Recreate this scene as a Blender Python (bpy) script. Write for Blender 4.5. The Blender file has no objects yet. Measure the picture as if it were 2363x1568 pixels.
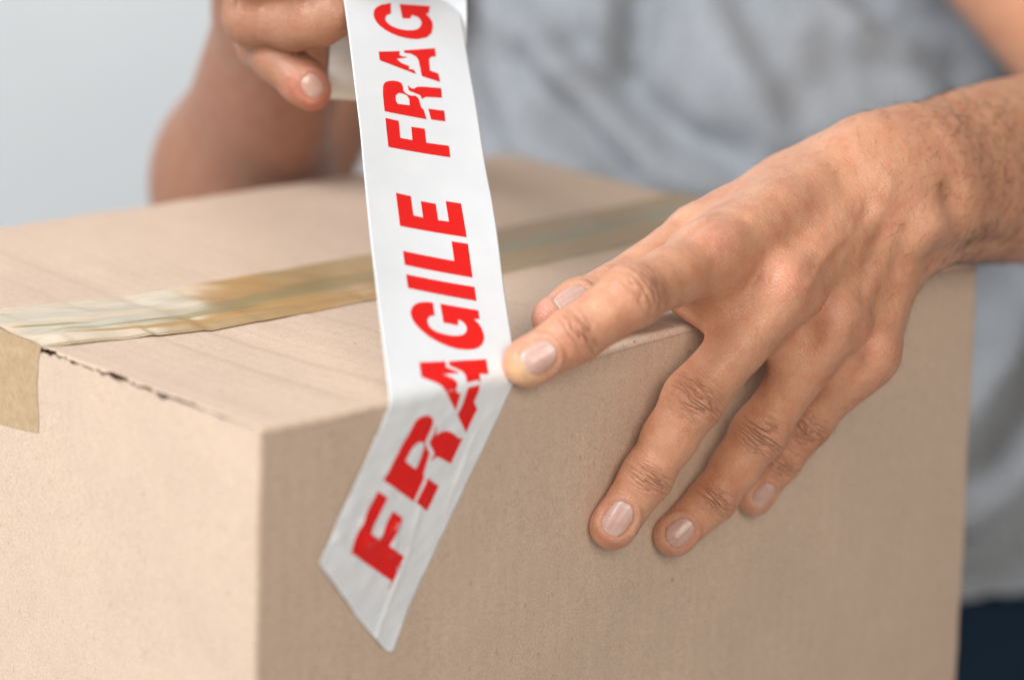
import bpy, math, random
import numpy as np
from mathutils import Vector, Matrix
from mathutils.geometry import delaunay_2d_cdt

rng = np.random.default_rng(7)
random.seed(7)
sc = bpy.context.scene
C = sc.collection

# ------------------------------------------------------------------ camera
# world: origin = near top corner of the box, x along its right-hand front edge,
# y along its left edge (away from the camera), z up, metres
CAM_ROT = np.array([[0.71658, 0.1514, -0.68087], [-0.69598, 0.21966, -0.68364], [0.04606, 0.96376, 0.26277]])
CAM_LOC = np.array([-0.49055121, -0.5994995, 0.24224575])
W_, H_, F_ = 2362.0, 1568.0, 6134.27
cam = bpy.data.cameras.new('camera')
cam.lens = 93.494
cam.sensor_width = 36.0
cam.clip_start = 0.02
cam.clip_end = 60
cam.dof.use_dof = True
cam.dof.focus_distance = 0.926
cam.dof.aperture_fstop = 3.9
cam.dof.aperture_blades = 9
cam_ob = bpy.data.objects.new('camera', cam)
m4 = Matrix(CAM_ROT.tolist()).to_4x4()
m4.translation = Vector(CAM_LOC)
cam_ob.matrix_world = m4
C.objects.link(cam_ob)
sc.camera = cam_ob

# ------------------------------------------------------------------ light
world = bpy.data.worlds.new('World')
sc.world = world
world.use_nodes = True
bg = world.node_tree.nodes['Background']
bg.inputs[0].default_value = (1.0, 0.965, 0.93, 1)
bg.inputs[1].default_value = 0.22

def area(name, loc, target, size, power, color):
    l = bpy.data.lights.new(name, 'AREA')
    l.shape = 'RECTANGLE'
    l.size, l.size_y = size
    l.energy = power
    l.color = color
    o = bpy.data.objects.new(name, l)
    o.location = loc
    d = Vector(target) - Vector(loc)
    o.rotation_euler = d.to_track_quat('-Z', 'Y').to_euler()
    C.objects.link(o)
    return o
area('softbox_key', (-1.5, 0.35, 1.35), (0.15, 0.1, 0), (1.2, 1.2), 62, (0.945, 0.97, 1.0))
area('softbox_fill', (-0.85, -1.6, 0.85), (0.2, 0.05, 0), (0.9, 0.9), 22, (1.0, 0.905, 0.795))
area('backdrop_light', (1.2, 2.6, 1.9), (2.0, 3.6, 0.3), (1.5, 1.0), 77, (0.985, 0.99, 1.0))

sc.view_settings.view_transform = 'Standard'
sc.view_settings.look = 'None'
sc.view_settings.exposure = 0.09
sc.view_settings.gamma = 1.0
sc.cycles.max_bounces = 8
sc.cycles.use_denoising = True

# ------------------------------------------------------------------ helpers
def ray(px, py):
    """direction (unit depth) through a point of the picture, 2362 px wide"""
    return CAM_ROT @ (np.array([px - W_ / 2, -(py - H_ / 2), -F_]) / F_)
def at(px, py, depth):
    return CAM_LOC + ray(px, py) * depth
def on_front(px, py, h=0.0):
    d = ray(px, py); return CAM_LOC + d * ((-h - CAM_LOC[1]) / d[1])
def on_top(px, py, h=0.0):
    d = ray(px, py); return CAM_LOC + d * ((h - CAM_LOC[2]) / d[2])

def tag(o, label=None, cat=None, group=None, kind=None):
    if label: o['label'] = label
    if cat: o['category'] = cat
    if group: o['group'] = group
    if kind: o['kind'] = kind
    return o
def empty(name, loc):
    o = bpy.data.objects.new(name, None)
    o.location = loc
    o.empty_display_size = 0.05
    C.objects.link(o)
    return o
def world_loc(o):
    p = np.zeros(3)
    while o is not None:
        p = p + np.array(o.location)
        o = o.parent
    return p
def mk(name, verts, faces, mat, parent=None, smooth=True, attrs=None):
    verts = np.asarray(verts, dtype=float)
    if parent is not None:
        verts = verts - world_loc(parent)
    me = bpy.data.meshes.new(name)
    me.from_pydata(verts.tolist(), [], faces if isinstance(faces, list) else faces.tolist())
    me.update()
    if smooth:
        me.shade_smooth()
    if attrs:
        for k, v in attrs.items():
            v = np.asarray(v, dtype=np.float32)
            if v.ndim == 2:
                a = me.attributes.new(k, 'FLOAT_COLOR', 'POINT')
                vv = np.ones((len(v), 4), np.float32); vv[:, :3] = v
                a.data.foreach_set('color', vv.ravel())
            else:
                a = me.attributes.new(k, 'FLOAT', 'POINT')
                a.data.foreach_set('value', v)
    me.materials.append(mat)
    o = bpy.data.objects.new(name, me)
    C.objects.link(o)
    if parent is not None:
        o.parent = parent
    return o
def grid_faces(nu, nv, flip=False):
    f = []
    for i in range(nu - 1):
        for j in range(nv - 1):
            a, b, c, d = i * nv + j, (i + 1) * nv + j, (i + 1) * nv + j + 1, i * nv + j + 1
            f.append((a, d, c, b) if flip else (a, b, c, d))
    return f
def solid(o, t, offset=-1.0):
    m = o.modifiers.new('thickness', 'SOLIDIFY')
    m.thickness = t
    m.offset = offset
    return o

# value noise, for geometry
_perm = rng.random((64, 64, 64))
def vnoise(p):
    p = np.asarray(p, float)
    i = np.floor(p).astype(int); f = p - i
    f = f * f * (3 - 2 * f)
    r = 0
    for dx in (0, 1):
        for dy in (0, 1):
            for dz in (0, 1):
                w = (f[..., 0] if dx else 1 - f[..., 0]) * (f[..., 1] if dy else 1 - f[..., 1]) * (f[..., 2] if dz else 1 - f[..., 2])
                r = r + w * _perm[(i[..., 0] + dx) % 64, (i[..., 1] + dy) % 64, (i[..., 2] + dz) % 64]
    return r * 2 - 1
def fbm(p, o=3):
    p = np.asarray(p, float); r = 0; a = 1.0
    for k in range(o):
        r = r + a * vnoise(p * 2 ** k + 7.3 * k); a *= .5
    return r
def sstep(x, a, b):
    t = np.clip((x - a) / (b - a), 0, 1)
    return t * t * (3 - 2 * t)

# ------------------------------------------------------------------ materials
class NT:
    def __init__(s, name):
        s.m = bpy.data.materials.new(name); s.m.use_nodes = True
        s.t = s.m.node_tree; s.b = s.t.nodes['Principled BSDF']
        s.tc = s.t.nodes.new('ShaderNodeTexCoord').outputs['Object']
    def n(s, typ, **kw):
        nd = s.t.nodes.new('ShaderNode' + typ)
        for k, v in kw.items():
            if k in nd.inputs.keys():
                if hasattr(v, 'is_output') or isinstance(v, bpy.types.NodeSocket): s.t.links.new(v, nd.inputs[k])
                else: nd.inputs[k].default_value = v
            else: setattr(nd, k, v)
        return nd
    def link(s, a, b): s.t.links.new(a, b)
    def set(s, **kw):
        for k, v in kw.items():
            k = k.replace('_', ' ')
            if isinstance(v, bpy.types.NodeSocket): s.t.links.new(v, s.b.inputs[k])
            else: s.b.inputs[k].default_value = v
    def math(s, op, a, b=None, clamp=False):
        nd = s.t.nodes.new('ShaderNodeMath'); nd.operation = op; nd.use_clamp = clamp
        for i, v in enumerate((a, b)):
            if v is None: continue
            if isinstance(v, bpy.types.NodeSocket): s.t.links.new(v, nd.inputs[i])
            else: nd.inputs[i].default_value = v
        return nd.outputs[0]
    def noise(s, scale, detail=3, rough=.5, vec=None, lac=2.0):
        nd = s.n('TexNoise', Scale=scale, Detail=detail, Roughness=rough, Lacunarity=lac)
        s.link(vec or s.tc, nd.inputs['Vector'])
        return nd.outputs['Fac']
    def ramp(s, fac, stops):
        nd = s.t.nodes.new('ShaderNodeValToRGB')
        cr = nd.color_ramp
        while len(cr.elements) < len(stops): cr.elements.new(.5)
        for e, (p, c) in zip(cr.elements, stops):
            e.position = p
            e.color = (c, c, c, 1) if not isinstance(c, tuple) else (*c, 1)
        s.link(fac, nd.inputs[0])
        return nd.outputs[0]
    def mix(s, fac, a, b, blend='MIX'):
        nd = s.t.nodes.new('ShaderNodeMix'); nd.data_type = 'RGBA'; nd.blend_type = blend
        for i, v in ((0, fac), (6, a), (7, b)):
            if isinstance(v, bpy.types.NodeSocket): s.t.links.new(v, nd.inputs[i])
            elif i == 0: nd.inputs[0].default_value = v
            else: nd.inputs[i].default_value = (*v, 1)
        return nd.outputs[2]
    def attr(s, name):
        nd = s.t.nodes.new('ShaderNodeAttribute'); nd.attribute_name = name
        return nd
    def bump(s, h, dist, strength=1.0, normal=None):
        nd = s.n('Bump', Height=h, Distance=dist, Strength=strength)
        if normal is not None: s.link(normal, nd.inputs['Normal'])
        return nd.outputs[0]
    def mapping(s, scale, rot=(0, 0, 0)):
        nd = s.t.nodes.new('ShaderNodeMapping'); nd.inputs['Scale'].default_value = scale; nd.inputs['Rotation'].default_value = rot
        s.link(s.tc, nd.inputs[0])
        return nd.outputs[0]

def cardboard(name, tone=1.0, flute_axis='x'):
    s = NT(name)
    base = (0.62 * tone, 0.475 * tone, 0.368 * tone)
    light = (0.69 * tone, 0.555 * tone, 0.445 * tone)
    dark = (0.50 * tone, 0.35 * tone, 0.245 * tone)
    c = s.ramp(s.noise(1300, 4, .65), [(.25, dark), (.5, base), (.78, light)])
    c = s.mix(1.0, c, s.ramp(s.noise(260, 3, .6), [(.3, .965), (.7, 1.03)]), 'MULTIPLY')
    big = s.ramp(s.noise(14, 3, .6), [(.3, .965), (.7, 1.03)])
    c = s.mix(1.0, c, big, 'MULTIPLY')
    # short paper fibres
    fib = s.ramp(s.noise(900, 2, .5, vec=s.mapping((1, 1, .35), (.3, .5, .2))), [(.66, 0.0), (.74, 1.0)])
    c = s.mix(s.math('MULTIPLY', fib, .45), c, (0.36 * tone, 0.20 * tone, 0.11 * tone))
    fl = s.ramp(s.noise(1100, 1, .5), [(.70, 0.0), (.76, 1.0)])
    c = s.mix(s.math('MULTIPLY', fl, .5), c, (0.80 * tone, 0.70 * tone, 0.58 * tone))
    # scattered dark specks
    v = s.n('TexVoronoi', Scale=95.0); s.link(s.tc, v.inputs['Vector'])
    sp = s.math('MULTIPLY', s.ramp(v.outputs['Distance'], [(.035, 1.0), (.06, 0.0)]), s.ramp(s.noise(60, 1), [(.55, 0.0), (.6, 1.0)]))
    c = s.mix(s.math('MULTIPLY', sp, .7), c, (.12, .06, .035))
    s.set(Base_Color=c, Roughness=.82, Specular_IOR_Level=.25)
    # flutes show through very faintly, plus paper tooth
    w = s.n('TexWave', Scale=1.0); w.bands_direction = 'X'; w.wave_profile = 'SIN'
    w.inputs['Scale'].default_value = 2 * math.pi / (.0068 * 20) ; w.inputs['Distortion'].default_value = 1.2; w.inputs['Detail'].default_value = 1
    s.link(s.mapping((1, 0, 0) if flute_axis == 'x' else (0, 1, 0), (0, 0, 0 if flute_axis == 'x' else -math.pi / 2)), w.inputs['Vector'])
    b = s.bump(w.outputs['Fac'], .00005)
    b = s.bump(s.noise(1600, 3, .6), .00003, .8, b)
    b = s.bump(s.noise(30, 2, .5), .0002, 1, b)
    s.set(Normal=b)
    return s.m
M_card = cardboard('kraft_cardboard', 1.0, 'x')
M_card_side = cardboard('kraft_cardboard_side', 1.0, 'y')

def skin_mat():
    s = NT('skin')
    tint = s.attr('tint').outputs['Color']
    mott = s.ramp(s.noise(130, 4, .6), [(.3, (.95, .80, .76)), (.52, (1, 1, 1)), (.75, (1.05, 1.10, 1.08))])
    c = s.mix(1.0, tint, mott, 'MULTIPLY')
    mott2 = s.ramp(s.noise(1500, 3, .6), [(.3, (.92, .90, .89)), (.7, (1.06, 1.06, 1.06))])
    c = s.mix(1.0, c, mott2, 'MULTIPLY')
    s.set(Base_Color=c, Roughness=.40, Specular_IOR_Level=.55, Subsurface_Weight=.22, Subsurface_Scale=.0035)
    s.b.inputs['Subsurface Radius'].default_value = (1.0, .38, .22)
    # joint creases: wu / wv are millimetres along / across the finger, wr the weight
    cx = s.n('CombineXYZ'); s.link(s.attr('wu').outputs['Fac'], cx.inputs[0])
    s.link(s.math('MULTIPLY', s.attr('wv').outputs['Fac'], .17), cx.inputs[1])
    nz = s.n('TexNoise', Scale=.42, Detail=2.0, Roughness=.55); s.link(cx.outputs[0], nz.inputs['Vector'])
    cre = s.ramp(s.math('ABSOLUTE', s.math('SUBTRACT', nz.outputs['Fac'], .5)), [(0.0, 1.0), (.04, .4), (.10, 0.0)])
    cre = s.math('MULTIPLY', cre, s.attr('wr').outputs['Fac'])
    c2 = s.mix(s.math('MULTIPLY', cre, .34), c, (.33, .11, .055))
    s.set(Base_Color=c2)
    # skin cells and pores
    v = s.n('TexVoronoi', Scale=950.0, feature='DISTANCE_TO_EDGE'); s.link(s.mapping((1, 1.0, 1.0)), v.inputs['Vector'])
    cell = s.ramp(v.outputs['Distance'], [(0.0, 0.0), (.12, 1.0)])
    b = s.bump(cell, .00008, .9)
    cf = s.n('CombineXYZ'); s.link(s.attr('sm').outputs['Fac'], cf.inputs[0]); s.link(s.attr('sr').outputs['Fac'], cf.inputs[1]); s.link(s.attr('sd').outputs['Fac'], cf.inputs[2])
    fine = s.noise(1.0, 3, .6, vec=cf.outputs[0])
    b = s.bump(fine, .00022, .9, b)
    b = s.bump(s.noise(260, 4, .65), .00030, .8, b)
    b = s.bump(s.math('SUBTRACT', 1.0, cre), .0009, 1.0, b)
    s.set(Normal=b)
    return s.m
M_skin = skin_mat()

def nail_mat():
    s = NT('fingernail')
    s.set(Base_Color=s.attr('tint').outputs['Color'], Roughness=.34, Specular_IOR_Level=.45, Coat_Weight=.25, Coat_Roughness=.12,
          Subsurface_Weight=.2, Subsurface_Scale=.002)
    nz = s.noise(900, 3, .6)
    s.set(Normal=s.bump(nz, .00014))
    return s.m
M_nail = nail_mat()

def shirt_mat():
    s = NT('grey_marl_jersey')
    c = s.ramp(s.noise(420, 5, .75), [(.28, (.165, .18, .20)), (.5, (.30, .323, .352)), (.75, (.46, .482, .51))])
    big = s.ramp(s.noise(25, 3, .6, vec=s.mapping((1, 1, .4))), [(.3, .90), (.7, 1.1)])
    c = s.mix(1.0, c, big, 'MULTIPLY')
    s.set(Base_Color=c, Roughness=.95, Specular_IOR_Level=.1, Sheen_Weight=.25)
    s.set(Normal=s.bump(s.noise(1400, 2, .5), .0003))
    return s.m
M_shirt = shirt_mat()
def simple(name, col, rough=.6, spec=.4, nscale=None, namp=.15, bump=None):
    s = NT(name)
    c = col
    if nscale:
        c = s.ramp(s.noise(nscale, 4, .6), [(.3, tuple(k * (1 - namp) for k in col)), (.7, tuple(k * (1 + namp) for k in col))])
        s.set(Base_Color=c)
    else:
        s.b.inputs['Base Color'].default_value = (*col, 1)
    s.set(Roughness=rough, Specular_IOR_Level=spec)
    if bump: s.set(Normal=s.bump(s.noise(bump[0], 3, .6), bump[1]))
    return s.m
M_denim = simple('dark_denim', (.009, .024, .046), .9, .2, 700, .4, (900, .0004))
M_wall = simple('pale_grey_wall', (.70, .72, .725), .95, .1, 3, .02)
M_table = simple('white_table_laminate', (.7, .7, .69), .4, .4, 5, .02)
M_hair = simple('arm_hair', (.035, .02, .012), .5, .3)
M_core = simple('roll_core_card', (.62, .55, .45), .8, .2, 300, .1)

def ftape_mat():
    s = NT('white_plastic_tape')
    c = s.ramp(s.noise(60, 3, .6), [(.3, (.78, .81, .845)), (.7, (.83, .86, .89))])
    s.set(Base_Color=c, Roughness=.23, Specular_IOR_Level=.55, Subsurface_Weight=.0)
    s.set(Normal=s.bump(s.noise(900, 3, .6), .00005, .8))
    return s.m
M_ftape = ftape_mat()
def red_mat():
    s = NT('red_print')
    c = s.ramp(s.noise(800, 3, .7), [(.25, (.84, .016, .012)), (.7, (.79, .010, .008)), (.85, (.88, .04, .03))])
    s.set(Base_Color=c, Roughness=.33, Specular_IOR_Level=.45)
    return s.m
M_red = red_mat()

def ptape_mat():
    s = NT('clear_brown_packing_tape')
    # amber where the film has bonded, pale where air is left, greenish as painted reflection
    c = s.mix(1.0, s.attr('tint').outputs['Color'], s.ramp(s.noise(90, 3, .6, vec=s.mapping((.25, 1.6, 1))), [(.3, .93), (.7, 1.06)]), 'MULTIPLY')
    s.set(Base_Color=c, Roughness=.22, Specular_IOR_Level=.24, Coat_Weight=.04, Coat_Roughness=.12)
    b = s.bump(s.noise(40, 3, .55, vec=s.mapping((.3, 1.4, 1))), .0016, .8)
    b = s.bump(s.noise(200, 2, .5, vec=s.mapping((.3, 1.4, 1))), .0002, .6, b)
    s.set(Normal=b)
    return s.m
M_ptape = ptape_mat()
def ptape_side_mat():
    s = NT('brown_packing_tape_matte')
    c = s.ramp(s.noise(500, 4, .6), [(.3, (.43, .30, .165)), (.7, (.53, .385, .235))])
    s.set(Base_Color=c, Roughness=.35, Specular_IOR_Level=.4, Normal=s.bump(s.noise(300, 3, .6), .0002))
    return s.m
M_ptape_side = ptape_side_mat()

# ------------------------------------------------------------------ setting
TZ = -0.262
BX, BY = 0.366, 0.271
p0 = CAM_LOC + np.array([.68, .684, 0]) / np.hypot(.68, .684) * 4.2
wd = np.array([.709, -.705, 0]); up = np.array([0, 0, 1.0])
wv = [p0 + wd * a * 4 + up * b for a, b in ((-1, -1.6), (1, -1.6), (1, 2.6), (-1, 2.6))]
w = mk('background_wall', wv, [(0, 1, 2, 3)], M_wall, smooth=False)
tag(w, kind='structure')
# table under the box, below the picture
t = empty('table', (0.18, 0.13, TZ - 0.74))
tag(t, 'plain white table the cardboard box stands on', 'table')
def boxmesh(x0, x1, y0, y1, z0, z1):
    v = [(x, y, z) for x in (x0, x1) for y in (y0, y1) for z in (z0, z1)]
    f = [(0, 1, 3, 2), (4, 6, 7, 5), (0, 4, 5, 1), (2, 3, 7, 6), (0, 2, 6, 4), (1, 5, 7, 3)]
    return v, f
o = mk('table_top', *boxmesh(-.10, .384, -.06, .275, TZ - .03, TZ - .0005), M_table, t, smooth=False)
bv = o.modifiers.new('edge', 'BEVEL'); bv.width = .003; bv.segments = 2
for lx in (-.07, .355):
    for ly in (-.03, .245):
        mk('leg', *boxmesh(lx - .02, lx + .02, ly - .02, ly + .02, TZ - .74, TZ - .0305), M_table, t, smooth=False)
fl = mk('floor', [(-4, -4, TZ - .742), (6, -4, TZ - .742), (6, 6, TZ - .742), (-4, 6, TZ - .742)], [(0, 1, 2, 3)],
        simple('grey_floor', (.45, .46, .47), .6, .3, 8, .05), smooth=False)
tag(fl, kind='structure')

# ------------------------------------------------------------------ cardboard box
box = empty('cardboard_box', (0.183, 0.1355, TZ))
tag(box, 'plain brown cardboard box taped shut along its top seam, under the left hand', 'cardboard box')
def front_rise(x):
    return np.interp(x, [0, .11, .14, .17, .2, .26, .32, .35, .366], [0, 0, .0004, .0022, .0036, .0042, .0034, .0022, .0015])
def top_z(x, y):
    x = np.asarray(x, float); y = np.asarray(y, float)
    sx = np.interp(x, [0, .03, .07, .17, .22, .30, .366], [0, .45, 1, 1, .75, .3, 0])
    sy = np.sin(np.pi * np.clip(y / BY, 0, 1)) ** 1.3
    z = -.0042 * sx * sy + front_rise(x) * np.exp(-(y / .035) ** 2)
    # pressed creases that follow the flutes across the front flap
    for x0, a in ((.0445, .00055), (.0675, .0006), (.0135, .0003), (.0905, .0003), (.113, .0003), (.142, .0003), (.181, .0003), (.232, .0003)):
        u = x - x0 - .12 * (y - .05) * 0
        z = z - a * (1 / (1 + np.exp(-(u) / .0006))) * np.exp(-np.clip(u, 0, 1) / .02) * (sstep(y, .0, .02) * (1 - sstep(y, .118, .13)) + .5 * sstep(y, .14, .15))
    return z
def shear(P):
    P = np.array(P, float)
    P = P + .00045 * np.stack([fbm(P * 38 + 3, 2), fbm(P * 38 + 17, 2), fbm(P * 38 + 31, 2) * .7], -1)
    P[:, 0] += .0137 * np.clip(P[:, 0] / BX, 0, 1) ** 2 * (-np.minimum(P[:, 2], 0) / .179)
    return P
R_ = .0026
def flap(front):
    xs = np.concatenate([[0.0004], np.linspace(.0012, .01, 8), np.linspace(.013, BX - .002, 150), [BX - .0004]])
    # arc, then flat to the seam
    prof = [(R_ * (1 - math.cos(a)), -R_ * (1 - math.sin(a))) for a in np.linspace(0, math.pi / 2, 7)]
    ys = np.concatenate([np.linspace(R_ + .0015, BY / 2 - .0006, 110)])
    V = []
    fy = (lambda y: y) if front else (lambda y: BY - y)
    for x in xs:
        for (py, pz) in prof:
            V.append((x, py, pz + float(top_z(x, fy(py)))))
        for y in ys:
            V.append((x, y, float(top_z(x, fy(y)))))
    V = np.array(V)
    nv = len(prof) + len(ys)
    V = V.reshape(len(xs), nv, 3)
    # torn, ragged cut edge over the left side panel
    yy = V[0, :, 1]
    if front:
        gap = sstep(yy, .010, .03) * (.45 + .55 * sstep(yy, .02, .11))
        rag = np.array([fbm(np.array([y * 520, 3.1, 0.2])) for y in yy]) * .6 + np.array([vnoise(np.array([y * 170, 1.1, 0.2])) for y in yy])
        rag = np.sign(rag) * np.abs(rag) ** .6 * 1.2
        dx = gap * (.0002 + .0017 * np.clip(rag + .3, 0, 1.3))
        for k in range(6):
            V[k, :, 0] += dx * (1 - k / 6)
        V[0, :, 2] -= .0002
        V[0, :, 2] += gap * .0004 * rag
    else:
        V[:, :, 1] = BY - V[:, :, 1]
    return V.reshape(-1, 3), grid_faces(len(xs), nv, flip=not front)
v, f = flap(True)
o = mk('top_flap', shear(v), f, M_card, box); solid(o, .0006, -1 )
o['label'] = 'front top flap with a torn edge on the left'
v, f = flap(False)
o = mk('top_flap', shear(v), f, M_card, box); solid(o, .0006, -1)
# side panels: vertical sheets, half of each rounded upright corner belongs to each
def panel(which):
    RC = .0022
    n = 90
    zs = np.concatenate([[0], np.linspace(-.0008, -.006, 8), np.linspace(-.01, TZ, 60)])
    top = -R_
    if which in ('front', 'back'):
        us = np.linspace(RC, BX - RC, n * 2)
        pts = [(RC * (1 - math.sin(a)), RC * (1 - math.cos(a))) for a in np.linspace(math.pi / 4, 0, 4)][:-1]
        prof = [(x, y) for x, y in pts] + [(u, 0) for u in us] + [(BX - x, y) for x, y in pts[::-1]]
        if which == 'back': prof = [(x, BY - y) for x, y in prof]
    else:
        us = np.linspace(RC, BY - RC, 420)
        pts = [(RC * (1 - math.cos(a)), RC * (1 - math.sin(a))) for a in np.linspace(math.pi / 4, 0, 4)][:-1]
        prof = [(x, y) for x, y in pts] + [(0, u) for u in us] + [(x, BY - y) for x, y in pts[::-1]]
        if which == 'right': prof = [(BX - x, y) for x, y in prof]
    V = []
    for (x, y) in prof:
        for z in zs:
            zt = z
            if which in ('front', 'back'):
                f0 = float(front_rise(x)) if which == 'front' else 0
                zt = (z + top) if z > -.02 else z
                zt = zt + f0 * math.exp(-abs(z) / .03)
                bow = .0012 * math.sin(math.pi * min(max(x / BX, 0), 1)) * math.sin(math.pi * min(1, abs(z) / abs(TZ)))
                yb = y - bow if which == 'front' else y + bow
                V.append((x, yb, zt))
            else:
                if z > -.0079:
                    gap = float(sstep(y, .010, .03) * (.5 + .5 * sstep(y, .02, .11)) * (1 - sstep(y, .135, .15)))
                    rag = float(vnoise(np.array([y * 420, 9.1, 4.2])) + .6 * vnoise(np.array([y * 900, 2.2, 1.5])))
                    zt = z - (.00062 + gap * (.0015 * max(0, rag + .2))) * (1 - abs(z) / .0079)
                V.append((x, y, zt))
    fl = which in ('front', 'right')
    return np.array(V), grid_faces(len(prof), len(zs), flip=not fl)
for wh in ('front', 'left', 'right', 'back'):
    v, f = panel(wh)
    mk('side_panel', shear(v), f, M_card if wh in ('front', 'back') else M_card_side, box)
bm_ = mk('bottom_panel', *boxmesh(.003, BX - .003, .003, BY - .003, TZ, TZ + .003), M_card, box, smooth=False)
# inner minor flaps seen dark through the torn gap
mk('inner_flap', *boxmesh(.0034, .028, .004, BY - .004, -.0066, -.0036), M_card, box, smooth=False)

# clear brown packing tape over the seam
def packing_tape():
    xs = np.concatenate([np.linspace(.0006, .05, 70), np.linspace(.051, BX + .0004, 170)])
    nv = 96
    V, K = [], []
    for x in xs:
        y0 = np.interp(x, [0, .005, .02, .05, .08, .14, .366], [.1148, .1143, .1135, .1115, .1110, .1110, .1135]) 
        y1 = np.interp(x, [0, .366], [.1655, .1625])
        for j in range(nv):
            t_ = j / (nv - 1)
            y = y0 + (y1 - y0) * t_
            y += .0006 * float(vnoise(np.array([x * 120, .5, t_ * 2]))) * (1 - t_)
            lift = .00045 - .0002 * (t_ < .03)
            loose = float(sstep(x, .0, .012) * (1 - sstep(x, .05, .16)))
            lift += .0016 * loose * math.exp(-((t_ - .18) / .14) ** 2) * (.6 + .5 * float(vnoise(np.array([x * 60, 2.5, t_ * 3]))))
            seam_c = .50 + .10 * math.sin(x * 9 + 2.2)
            sw = .16 + .05 * math.sin(x * 21)
            seam = math.exp(-((t_ - seam_c) / sw) ** 4)
            for r0, r1, xa, xb, am in ((.36, .30, .004, .10, .0005), (.24, .10, .010, .12, .0005), (.30, .22, .03, .16, .0004), (.52, .40, .0, .05, .0004), (.62, .50, .01, .07, .0003)):
                tc_ = r0 + (r1 - r0) * (x - xa) / (xb - xa) + .02 * math.sin(x * 60 + r0 * 9)
                lift += am * math.exp(-((t_ - tc_) / .016) ** 2) * float(sstep(x, xa, xa + .01) * (1 - sstep(x, xb - .03, xb)))
            lift += .0005 * seam + .0003 * float(vnoise(np.array([x * 90, 7.5, t_ * 9])))
            lift = max(lift, .00025)
            V.append((x, y, float(top_z(x, y)) + lift))
            K.append(seam)
    # film colour by place: x along the seam, t across it (0 = near edge)
    A = np.array(V); tt = np.tile(np.arange(nv) / (nv - 1), len(xs)); X = A[:, 0]
    wob = .05 * fbm(np.stack([X * 45, tt * 3, X * 0 + 1.5], -1), 3)
    t2 = tt + wob
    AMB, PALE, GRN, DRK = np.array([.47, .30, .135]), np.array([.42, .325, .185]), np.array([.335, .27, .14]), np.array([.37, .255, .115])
    col = np.tile(AMB, (len(A), 1))
    def put(w, c, k=1.0):
        nonlocal col
        w = np.clip(w * k, 0, 1)[:, None]; col = col * (1 - w) + c * w
    sharp = lambda v, e, w=.02: sstep(v, e - w, e + w)
    xb = X + .006 * fbm(np.stack([X * 0 + 3.3, tt * 14, X * 0], -1), 2)
    put(sharp(t2, .56) * (1 - sharp(xb, .088, .002)), PALE)                       # pale upper strip, left
    put(sharp(t2, .86, .03) * (1 - sharp(xb, .075, .01)) , AMB, .5)
    put(sharp(t2, .56) * sharp(xb, .128, .003) * (1 - sharp(xb, .19, .01)), PALE, .55)
    put(sharp(t2, .62) * sharp(xb, .19, .01), DRK, .8)
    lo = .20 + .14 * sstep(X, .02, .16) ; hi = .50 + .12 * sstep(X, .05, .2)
    put(sharp(t2, lo, .03) * (1 - sharp(t2, hi, .03)) * sharp(X, .006, .005), GRN)  # reflected band along the middle, painted into the film colour
    put((1 - sharp(t2, .30, .04)) * sharp(xb, .17, .02), DRK, .75)
    put((1 - sharp(tt + wob * 1.5, .16, .03)) * (1 - sharp(xb, .11, .02)), PALE, .6)
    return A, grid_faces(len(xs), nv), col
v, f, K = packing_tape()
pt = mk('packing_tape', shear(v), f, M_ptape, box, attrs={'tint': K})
pt['label'] = 'glossy clear brown tape along the top seam'
def tape_end(side):
    V = []
    zs = np.concatenate([np.linspace(.0002, -.004, 6), np.linspace(-.0055, -.031, 24)])
    nv = 26
    for k, z in enumerate(zs):
        for j in range(nv):
            t_ = j / (nv - 1)
            y = .1146 + (.1655 - .1146) * t_
            y += (.0022 * sstep(-z, 0, .006) + .0004 * math.sin(z * 300)) * (1 - t_) 
            zz = z + (-.0026 * math.sin(t_ * 2.6) * (k / len(zs)) ** 2 if k > 6 else 0)
            off = .0004 - .0002 * sstep(-z, 0, .004) + (.0006 if k < 2 else 0) * 0
            off += .0004 * math.exp(-(((t_ - .42) * 20 + (z + .012) * 900 * .55) / 1.6) ** 2) * float(sstep(-z, .002, .008))
            x = -off if side == 0 else BX + off
            V.append((x, y, zz + .0006))
    return np.array(V), grid_faces(len(zs), nv, flip=(side == 1))
for sd in (0, 1):
    v, f = tape_end(sd)
    v = shear(v)
    mk('packing_tape', v, f, M_ptape_side, box)['label'] = 'folded-down end of the brown tape'

# ------------------------------------------------------------------ printed tape, held up to its roll
ft = empty('fragile_tape', tuple(np.array([.085, -.0004, -.03])))
tag(ft, 'white tape printed FRAGILE in red, stuck over the box edge and pulled to its roll', 'warning tape')
EX1, EX2 = 0.05249, 0.10822
TD = np.array([.465, .678, .569])
TN = np.array([0, -math.sin(math.radians(40)), math.cos(math.radians(40))])
FD = np.array([.516, 0, .857])
SR, RR = .166, .0215            # where the strip meets the roll, roll radius
WD = np.cross(TD, TN)
D0 = float(TD @ np.array([EX2, 0, 0])) + SR + .002
def tape_raw(q, s):
    x = EX1 + (EX2 - EX1) * q
    if s < 0:
        return np.array([x + FD[0] * s, -.0014, FD[2] * s])
    P = np.array([x, 0, 0]) + TD * s + TN * .0012
    d = float(P @ TD)
    if d > D0:
        a = (d - D0) / RR
        P = P - TD * (d - D0) + RR * (math.sin(a) * TD - (1 - math.cos(a)) * TN)
    # a gentle belly in the free span
    P = P - TN * .0022 * math.sin(math.pi * min(s / SR, 1))
    P = P + TN * (.0009 * (2 * q - 1) ** 2 + .0004 * math.sin(s * 95 + q * 2.0) * q) * math.sin(math.pi * min(s / SR, 1))
    return P
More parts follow.
